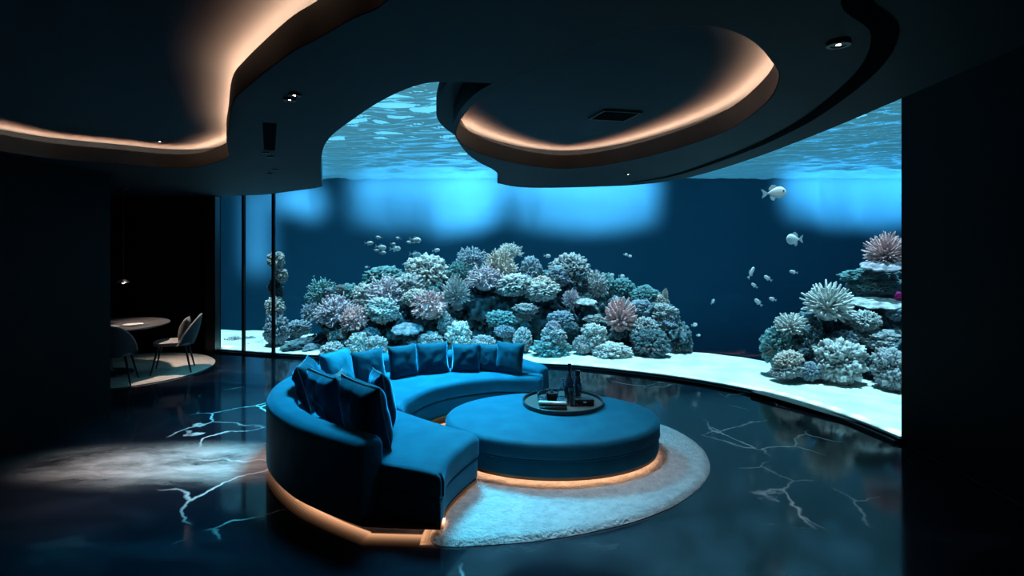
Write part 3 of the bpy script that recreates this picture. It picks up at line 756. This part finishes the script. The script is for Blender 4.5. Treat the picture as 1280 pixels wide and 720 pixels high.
bm = bmesh.new(); ribbon(bm, [Vector((oc.x+(AX-.03)*math.cos(2*PI*j/96), oc.y+(AY-.03)*math.sin(2*PI*j/96))) for j in range(96)], [Vector((oc.x+(AX-.16)*math.cos(2*PI*j/96), oc.y+(AY-.16)*math.sin(2*PI*j/96))) for j in range(96)], .0785)
tag(obj('light_strip', bm, M['led2'], ott), 'warm light strip')

# ------------------------------------------------------------------ rug under the ottoman
ro = cr([(-.50,3.67),(-.05,3.68),(.40,3.78),(.90,3.99),(1.32,4.30),(1.65,4.72),(1.80,5.15),(1.80,5.55),(1.62,6.0),(1.2,6.22),(.6,6.28),(0,6.22),(-.5,6.05),(-.78,5.6),(-.82,5.2),(-.6,4.98),(-.35,4.78),(-.32,4.55),(-.46,4.28),(-.54,4.0)], 8, True)
bm = bmesh.new(); rc = Vector((.4,5.0)); nr = 46; rows = []
for i in range(nr+1):
    t = i/nr; row = []
    for p in ro:
        q = rc.lerp(p, t); e = min(1, (1-t)/.05); z = .04*(.25+.75*math.sqrt(max(0,1-(1-e)**2)))
        z = min(.041, z+.013*noise.noise(Vector((q.x*6-q.y*3,q.y*15,0)))*(1 if e >= 1 else .3)-.004) if i < nr else .003
        row.append(bm.verts.new((q.x,q.y,max(.003,z))))
    rows.append(row)
n = len(ro)
for i in range(nr):
    for j in range(n): bm.faces.new((rows[i][j],rows[i][(j+1)%n],rows[i+1][(j+1)%n],rows[i+1][j]))
bmesh.ops.remove_doubles(bm, verts=bm.verts, dist=1e-4)
tag(centre_origin(obj('shaggy_rug', bm, M['rug'], ang=0)), 'pale grey shaggy round rug under the blue ottoman', 'rug')

# ------------------------------------------------------------------ cushions on the sofa
def pillow_mesh(w, h, t, seed=0, wr=.012):
    bm = bmesh.new(); n = 22; F_ = []; B_ = []
    for s, store in ((-1,F_),(1,B_)):
        for j in range(n+1):
            row = []
            for i in range(n+1):
                u = 2*i/n-1; v = 2*j/n-1
                x = w/2*u*(1-.07*(1-v*v)); z = h/2*v*(1-.07*(1-u*u))
                y = s*t/2*(max(0,(1-u**4)*(1-v**4)))**.6
                e = (1-u*u)*(1-v*v)
                y += wr*e**.4*(noise.noise(Vector((u*2.2+seed,v*2.2,s+seed)))+.7*(1-2*abs(noise.noise(Vector((u*3.4+v*2+seed,v*1.1-u,s*3.0)))))*.6)
                row.append(bm.verts.new((x,y,z)))
            store.append(row)
    for S_ in (F_,B_):
        for j in range(n):
            for i in range(n): bm.faces.new((S_[j][i],S_[j][i+1],S_[j+1][i+1],S_[j+1][i]))
    bmesh.ops.remove_doubles(bm, verts=bm.verts, dist=1e-5)
    per = []
    for i in range(n): u = 2*i/n-1; per.append(Vector((w/2*u, 0, -h/2*(1-.07*(1-u*u)))))
    for i in range(n): v = 2*i/n-1; per.append(Vector((w/2*(1-.07*(1-v*v)), 0, h/2*v)))
    for i in range(n): u = 1-2*i/n; per.append(Vector((w/2*u, 0, h/2*(1-.07*(1-u*u)))))
    for i in range(n): v = 1-2*i/n; per.append(Vector((-w/2*(1-.07*(1-v*v)), 0, h/2*v)))
    return bm, per
def pillow(x, y, w, h, t, yaw, lean, label, mat='velvet_pillow', pipe='piping', roll=0, seed=0, z=.447, wr=.012):
    bm, per = pillow_mesh(w, h, t, seed, wr)
    R = Euler((-lean, roll, 0), 'XYZ').to_matrix().to_4x4()
    bm.transform(R); zmin = min(v.co.z for v in bm.verts); bm.transform(Matrix.Translation((0,0,-zmin)))
    per = [(R @ p)+Vector((0,0,-zmin)) for p in per]
    t_ = thing('cushion', (x,y,z), label, 'cushion', None, yaw)
    obj('cover', bm, M[mat], t_, 0, world=False)
    b2 = bmesh.new(); tube(b2, per, .0055, 6, True); obj('piping', b2, M[pipe], t_, world=False)
    return t_
cz = Vector((-.55,5.3))
def yaw_to(x, y, tx=-.55, ty=5.3): return math.atan2(ty-y, tx-x)+PI/2
for k, (x, y, w, h, lb, yo) in enumerate([
   (-1.56,6.10,.42,.36,'dark blue cushion with grey piping, first of the far row next to the teal one', 0),
   (-1.24,6.40,.36,.355,'dark blue cushion with grey piping, second from the left in the far row', .1),
   (-.93,6.58,.38,.35,'dark blue cushion with grey piping, third from the left in the far row', .1),
   (-.55,6.66,.34,.325,'small square blue cushion with pale piping on both sides, middle of the far row', 0),
   (-.27,6.70,.30,.31,'dark cushion almost hidden beside the rightmost far cushion', 0),
   (-.03,6.60,.37,.35,'rightmost cushion of the far row, nearly black, before the low sofa end', -.1)]):
    pillow(x, y, w, h, .15, yaw_to(x,y)+yo, .22, lb, seed=k*3.1)
pillow(-1.80,5.80,.46,.42,.16, yaw_to(-1.8,5.8)+.0, .25, 'light teal cushion at the bend of the sofa back', 'velvet_light', seed=21)
def yaw_n(nx, ny): return math.atan2(ny, nx)+PI/2
pillow(-1.90,5.26,.50,.44,.20, yaw_n(.95,.15), .30, 'plump creased blue cushion leaning at the sofa\'s leftmost bend', seed=31, wr=.03)
pillow(-1.55,4.76,.54,.46,.22, yaw_n(.72,.69), .32, 'wide creased dark blue cushion behind the nearest cushion pair', seed=35, wr=.03)
pillow(-1.60,5.30,.28,.32,.10, yaw_n(.8,.0), .30, 'small mauve cushion peeking out between the blue ones', 'mauve', seed=44)
pillow(-1.08,4.66,.44,.45,.17, yaw_n(.8,.35), .16, 'cushion standing directly behind the nearest one, corner up', seed=51, roll=.1)
pillow(-1.11,4.25,.50,.50,.24, yaw_n(.66,.75), .24, 'nearest and largest dark blue cushion, at the sofa\'s front end', seed=57, wr=.022, roll=-.04)

# ------------------------------------------------------------------ tray and what stands on it
TZ = .394; tc_ = Vector((.50,5.50))
tr = thing('serving_tray', (tc_.x,tc_.y,TZ), 'round dark tray with raised rim on the ottoman', 'tray')
bm = bmesh.new(); lathe(bm, [(.0,.001),(.38,.001),(.395,.006),(.40,.04),(.392,.043),(.384,.04),(.378,.014),(0,.013)], (tc_.x,tc_.y,TZ), 64); obj('rim', bm, M['tray'], tr)
bm = bmesh.new(); lathe(bm, [(0,.0135),(.375,.0135),(.375,.016),(0,.016)], (tc_.x,tc_.y,TZ), 64); tag(obj('inlay', bm, M['traytop'], tr), 'brown tray surface')
ZB = TZ+.0165
def lathe_part(name, prof, x, y, mat, par, n=28): bm = bmesh.new(); lathe(bm, prof, (x,y,ZB), n); return obj(name, bm, M[mat], par)
bx, by = .565, 5.50
b = thing('bottle', (bx,by,ZB), 'tall dark bottle with long neck, tallest thing on the tray', 'bottle')
lathe_part('glass_body', [(0,.002),(.044,.002),(.048,.01),(.048,.16),(.043,.20),(.022,.25),(.0165,.27),(.0165,.305),(0,.305)], bx, by, 'bottle', b)
lathe_part('neck_foil', [(0,.3055),(.0185,.3055),(.0185,.36),(.017,.375),(0,.376)], bx, by, 'foil', b)
bx, by = .655, 5.58
b = thing('bottle', (bx,by,ZB), 'shorter dark bottle just right of the tallest one', 'bottle')
lathe_part('glass_body', [(0,.002),(.033,.002),(.036,.01),(.036,.16),(.034,.2),(.025,.235),(.022,.25),(0,.25)], bx, by, 'bottle', b)
lathe_part('cap', [(0,.2505),(.026,.2505),(.026,.285),(.024,.29),(0,.29)], bx, by, 'foil', b)
def tumbler(x, y, r, h, label, name='tumbler'):
    t = thing(name, (x,y,ZB), label, 'glass')
    lathe_part('bowl', [(0,.001),(r*.78,.001),(r*.84,.012),(r,h),(r-.004,h),(r*.78,.022),(0,.02)], x, y, 'clear', t)
    lathe_part('drink', [(0,.0225),(r*.76,.0225),(r*.82,h*.34),(0,h*.34)], x, y, 'clear', t); return t
tumbler(.30,5.52,.058,.125,'clear tumbler at the left of the tray')
t = thing('decanter', (.485,5.44,ZB), 'clear glass decanter in front of the tallest bottle', 'decanter')
lathe_part('body', [(0,.001),(.06,.001),(.066,.012),(.062,.05),(.035,.13),(.02,.18),(.018,.225),(.024,.24),(.02,.238),(.014,.22),(.016,.18),(.03,.13),(.056,.05),(.055,.016),(0,.012)], .485, 5.44, 'clear', t)
lathe_part('drink', [(0,.0125),(.054,.0165),(.056,.045),(.05,.06),(0,.06)], .485, 5.44, 'clear', t)
t = thing('tumbler', (.60,5.37,ZB), 'small clear glass in front of the bottles', 'glass')
lathe_part('bowl', [(0,.001),(.034,.001),(.038,.01),(.042,.09),(.039,.09),(.033,.016),(0,.014)], .60, 5.37, 'clear', t)
t = thing('candle_jar', (.395,5.55,ZB), 'short black jar behind the grey roll', 'jar')
lathe_part('jar_body', [(0,.001),(.048,.001),(.052,.008),(.052,.06),(.048,.066),(0,.066)], .395, 5.55, 'foil', t)
lathe_part('lid', [(0,.0665),(.05,.0665),(.05,.078),(.02,.08),(.014,.095),(0,.096)], .395, 5.55, 'tray', t)
t = thing('matte_box', (.695,5.40,ZB), 'small black box with a silver clasp on the right of the tray', 'box')
def rbox(x0,x1,y0,y1,z0,z1,r=.006):
    bm = bmesh.new(); box(bm,x0,x1,y0,y1,z0,z1); bmesh.ops.bevel(bm, geom=bm.edges[:], offset=r, segments=2, profile=.5, affect='EDGES'); return bm
obj('box_body', rbox(.605,.785,5.345,5.455,ZB+.001,ZB+.045), M['foil'], t)
lid = obj('box_lid', rbox(.603,.787,5.343,5.457,ZB+.0455,ZB+.066), M['tray'], t)
tag(obj('clasp', rbox(.68,.71,5.337,5.3425,ZB+.034,ZB+.05,.002), M['silver'], lid), 'silver clasp')
t = thing('cigar_case', (.38,5.27,ZB), 'silver-grey roll lying at the front of the tray on a dark case', 'case')
bm = rbox(.255,.515,5.225,5.315,ZB+.001,ZB+.03); obj('case_body', bm, M['tray'], t)
bm = bmesh.new(); P = [Vector((.25,5.285,ZB+.0515)),Vector((.262,5.285,ZB+.0515)),Vector((.50,5.265,ZB+.0515)),Vector((.512,5.264,ZB+.0515))]
tube(bm, P, [.014,.021,.021,.016], 16); tag(obj('roll', bm, M['silver'], t), 'silver-grey roll')

# ------------------------------------------------------------------ dining corner
bm = bmesh.new(); lathe(bm, [(0,.001),(1.23,.001),(1.25,.008),(1.24,.016),(0,.017)], (-5.98,8.62,0), 80); tag(centre_origin(obj('round_rug', bm, M['rug2'])), 'flat beige round rug under the dining table', 'rug')
tb = thing('dining_table', (-6.0,8.3,.018), 'dark round dining table at the left edge', 'table')
bm = bmesh.new(); lathe(bm, [(0,.715),(.76,.715),(.80,.73),(.80,.745),(.79,.75),(0,.75)], (-6.0,8.3,0), 64); obj('tabletop', bm, M['tabletop'], tb)
bm = bmesh.new(); lathe(bm, [(0,.0185),(.34,.0185),(.33,.035),(.10,.06),(.065,.12),(.06,.60),(.10,.68),(.2,.714),(0,.7145)], (-6.0,8.3,0), 36); obj('pedestal', bm, M['plinth'], tb)
t = thing('plate', (-5.55,8.2,.751), 'pale plate near the edge of the dining table', 'plate')
bm = bmesh.new(); lathe(bm, [(0,.001),(.07,.001),(.13,.014),(.128,.018),(.07,.007),(0,.006)], (-5.55,8.2,.751), 36); obj('plate_body', bm, M['white'], t)
t = thing('napkin', (-5.78,8.05,.751), 'folded pale napkin on the dining table', 'napkin')
bm = bmesh.new(); box(bm,-5.89,-5.67,7.99,8.1,.752,.758); obj('lower_fold', bm, M['white'], t); bm = bmesh.new(); box(bm,-5.885,-5.68,7.995,8.09,.7585,.765); obj('upper_fold', bm, M['white'], t)
def chair(loc, rz, label):
    t = thing('dining_chair', loc, label, 'chair', None, rz)
    # faces -X; back shell at +X
    bm = bmesh.new(); rings = []
    for s, z in ((-.03,.405),(0,.41),(.004,.43),(0,.455),(-.03,.465)):
        rings.append([Vector(((.25+s)*abs(math.cos(a))**.6*math.copysign(1,math.cos(a)), (.25+s)*abs(math.sin(a))**.6*math.copysign(1,math.sin(a)), z)) for a in [2*PI*j/40+.01 for j in range(40)]])
    loft(bm, rings); obj('seat', bm, M['chair_in'], t, world=False)
    bm = bmesh.new(); A = []; B = []
    for i in range(25):
        a = -1.45+2.9*i/24; rowA = []; rowB = []
        top = .42+.42*(max(0,math.cos(a/1.45*PI/2))**.7)
        for j in range(9):
            v = j/8; z = .40+(top-.40)*v; r = .255+.06*v+.02*math.sin(v*PI)
            rowA.append(bm.verts.new((r*math.cos(a)+.02+.05*v, r*math.sin(a), z))); rowB.append(bm.verts.new(((r-.035)*math.cos(a)+.02+.05*v, (r-.035)*math.sin(a), z)))
        A.append(rowA); B.append(rowB)
    for i in range(24):
        for j in range(8): bm.faces.new((A[i][j],A[i+1][j],A[i+1][j+1],A[i][j+1])); bm.faces.new((B[i][j],B[i][j+1],B[i+1][j+1],B[i+1][j]))
        bm.faces.new((A[i][8],A[i+1][8],B[i+1][8],B[i][8])); bm.faces.new((A[i][0],B[i][0],B[i+1][0],A[i+1][0]))
    br = obj('backrest', bm, M['chair'], t, 60, world=False)
    bm = bmesh.new(); tube(bm, [ (A_+B_)/2 for A_, B_ in [] ] or [Vector(((.305+.0)*math.cos(a)+.07, .305*math.sin(a), .42+.42*(math.cos(a/1.45*PI/2)**.7))) for a in [-1.42+2.84*i/24 for i in range(25)]], .014, 8); tag(obj('edge_piping', bm, M['chair_in'], br, world=False), 'pale edge piping')
    for sx in (-1,1):
        for sy in (-1,1):
            bm = bmesh.new(); tube(bm, [Vector((sx*.17,sy*.17,.404)), Vector((sx*.26,sy*.25,.0))], [.017,.010], 8); obj('leg', bm, M['black'], t, world=False)
    return t
c1 = chair((-5.14,8.5,.018), .42, 'grey upholstered chair right of the dining table with a grey cushion')
c2 = chair((-5.50,7.72,.018), -1.15, 'dark chair with its back to the camera in front of the dining table')
R = Euler((-.3,0,.42-PI/2)).to_matrix()
bm, per = pillow_mesh(.40,.34,.12,5); p = thing('cushion', (-5.01,8.56,.488), 'grey cushion leaning in the right dining chair', 'cushion')
bm.transform(R.to_4x4()); zm = min(v.co.z for v in bm.verts); bm.transform(Matrix.Translation((0,0,-zm))); obj('cover', bm, M['cushion_g'], p, 0, world=False)
b2 = bmesh.new(); tube(b2, [R @ q-Vector((0,0,zm)) for q in per], .005, 6, True); obj('piping', b2, M['piping'], p, world=False)
t = thing('pendant_lamp', (-5.83,8.4,1.36), 'small dim pendant lamp hanging over the dining table', 'lamp')
bm = bmesh.new(); lathe(bm, [(0,1.42),(.05,1.40),(.085,1.36),(.08,1.362),(.045,1.39),(0,1.405)], (-5.83,8.4,0), 24); shd = obj('lamp_shade', bm, M['black'], t)
bm = bmesh.new(); bmesh.ops.create_uvsphere(bm, u_segments=16, v_segments=10, radius=.028, matrix=Matrix.Translation((-5.83,8.4,1.372))); tag(obj('bulb', bm, M['lens_dim'], shd), 'glowing bulb')
bm = bmesh.new(); tube(bm, [Vector((-5.83,8.4,1.42)), Vector((-5.83,8.4,ZC-.02))], .004, 6); obj('cord', bm, M['black'], t)
bm = bmesh.new(); lathe(bm, [(0,ZC-.03),(.05,ZC-.028),(.055,ZC-.002),(0,ZC-.001)], (-5.83,8.4,0), 20); obj('canopy', bm, M['black'], t)

# ------------------------------------------------------------------ ceiling fittings
def downlight(px, py, r, label, z=ZC, m='lens', group=None):
    Y = (z-CAMZ)*F/(HOR-py); x = (px-640)/F*Y
    t = thing('downlight', (x,Y,z-.01), label, 'light', group)
    bm = bmesh.new(); lathe(bm, [(r*.62,-.001),(r,-.004),(r,-.008),(r*.95,-.012),(r*.66,-.012),(r*.62,-.008)], (0,0,.008), 28); 
    obj('trim_ring', bm, M['black'], t, world=False)
    bm = bmesh.new(); lathe(bm, [(0,-.003),(r*.6,-.003),(r*.6,-.006),(0,-.009)], (0,0,.008), 24); tag(obj('lens', bm, M[m], t, world=False), 'glowing lens')
    return t
downlight(368,117,.034,'right one of the paired downlights between left recess and void')
downlight(362,123,.034,'left one of the paired downlights between left recess and void')
downlight(333,190,.034,'left downlight at the end of the dark ceiling slot')
downlight(338,195,.034,'right downlight at the end of the dark ceiling slot')
downlight(344,211,.034,'right downlight of the pair beyond the dark ceiling slot','%s' and ZC)
downlight(338,216,.034,'left downlight of the pair beyond the dark ceiling slot')
downlight(234,240,.05,'brighter downlight in the ceiling before the dark far wall')
downlight(228,244,.05,'dimmer downlight beside the brighter one before the dark far wall', ZC, 'lens_dim')
downlight(200,176,.045,'single downlight inside the left lit recess', ZR)
downlight(1048,53,.045,'bright downlight near the ceiling groove at upper right')
downlight(785,217,.05,'small downlight in the ceiling rim beyond the oval recess')
vx, vy = .815, 4.45
t = thing('ceiling_vent', (vx,vy,ZR-.02), 'square bronze-edged vent in the oval ceiling recess', 'vent')
bm = bmesh.new(); s = .16
for a, b_, c, d in ((-s,s,-s,-s+.012),(-s,s,s-.012,s),(-s,-s+.012,-s+.012,s-.012),(s-.012,s,-s+.012,s-.012)): box(bm,a,b_,c,d,.0,.018)
tag(obj('frame', bm, M['lip'], t, world=False), 'bronze frame')
bm = bmesh.new(); box(bm,-s+.0125,s-.0125,-s+.0125,s-.0125,.004,.016); obj('grille', bm, M['matte'], t, world=False)
t.rotation_euler.z = .25

# ------------------------------------------------------------------ lights
def light(name, typ, loc, power, col, rot=(0,0,0), **kw):
    l = bpy.data.lights.new(name, typ); l.energy = power; l.color = col
    for k, v in kw.items(): setattr(l, k, v)
    o = bpy.data.objects.new(name, l); COL.objects.link(o); o.location = loc; o.rotation_euler = rot; return o
def aim(o, tgt):
    o.rotation_euler = (Vector(tgt)-Vector(o.location)).to_track_quat('-Z','Y').to_euler()
s = light('aquarium_sun', 'SUN', (0,12,8), 25, (.60,.93,1.0), angle=.03); aim(s, Vector(s.location)+Vector((.012,.012,-1)))
# unseen area lights added to imitate light shafts on the upper back wall
for x, z, wd, hg, p in [(-6.3,3.75,1.0,1.5,60),(-5.2,3.65,1.2,1.6,120),(-4.0,3.75,1.2,1.5,150),(-2.9,3.55,1.0,1.9,190),(-1.9,3.7,1.2,1.8,330),(-1.0,3.75,.8,1.4,130),
    (.6,3.7,1.0,1.4,110),(1.7,3.6,1.1,1.6,150),(3.0,3.5,1.3,1.6,200),(4.3,3.5,1.3,1.5,170),(5.5,3.6,1.0,1.3,90),
    (12.6,3.9,1.4,1.3,130),(14.0,3.8,1.5,1.6,240),(15.7,3.8,1.6,1.7,280),(17.5,3.8,1.8,1.5,240),(-9.2,3.8,1.6,.6,70),(-.2,4.35,12.5,.35,300),(15.3,4.4,7,.35,190),(-8.6,3.4,.8,.4,20),(-10.9,2.4,.8,3.4,70)]:
    if hg > 1.2 and hg < 3: z += .2; hg += .5
    o = light('back_wall_fill', 'AREA', (x,22.2,z), p*.85, (.8,.86,1), shape='RECTANGLE', size=wd, size_y=hg, spread=math.radians(62)); aim(o, (x,24,z))
for x, y, sx, p, tg in [(-2.2,9.75,3.2,30,(-2.0,11,.6)),(1.2,9.15,2.6,30,(1.3,11,.6)),(4.6,7.0,1.6,24,(5.2,8.4,.6))]:
    o = light('reef_fill', 'AREA', (x,y,4.4), p, (.45,.88,1), shape='RECTANGLE', size=sx, size_y=.25, spread=math.radians(120)); aim(o, tg)  # unseen fill added to brighten coral fronts and fish
o = light('sofa_fill', 'AREA', (-1.1,7.1,4.6), 520, (.04,.57,.86), shape='RECTANGLE', size=1.4, size_y=1.2, spread=math.radians(100)); aim(o, (-1.1,6.6,0))  # unseen blue fill added above the sofa, standing in for tank glow
o = light('ottoman_fill', 'SPOT', (.6,4.6,2.95), 230, (.62,.82,1), spot_size=1.5, spot_blend=.8, shadow_soft_size=.25); aim(o, (.8,4.7,0))  # added spot brightening ottoman and rug, no fitting modelled
o = light('floor_fill_left', 'SPOT', (-3.2,4.8,2.9), 420, (1,.70,.56), spot_size=.95, spot_blend=1, shadow_soft_size=.1); aim(o, (-3.1,5.0,0))  # added warm ceiling spot brightening the pale floor patch
o = light('dining_fill', 'SPOT', (-5.3,8.5,2.7), 300, (1,.80,.68), spot_size=1.0, spot_blend=.9, shadow_soft_size=.08); aim(o, (-5.3,8.5,0))  # added spot brightening the dining rug, separate from the pendant

w = bpy.data.worlds.new('world'); SC.world = w; w.use_nodes = True
bg = w.node_tree.nodes.get('Background') or w.node_tree.nodes.new('ShaderNodeBackground')
bg.inputs[0].default_value = (.02,.12,.25,1); bg.inputs[1].default_value = .02
SC.view_settings.view_transform = 'Standard'; SC.view_settings.look = 'None'
SC.cycles.max_bounces = 8; SC.cycles.transparent_max_bounces = 16; SC.cycles.caustics_reflective = False; SC.cycles.caustics_refractive = False
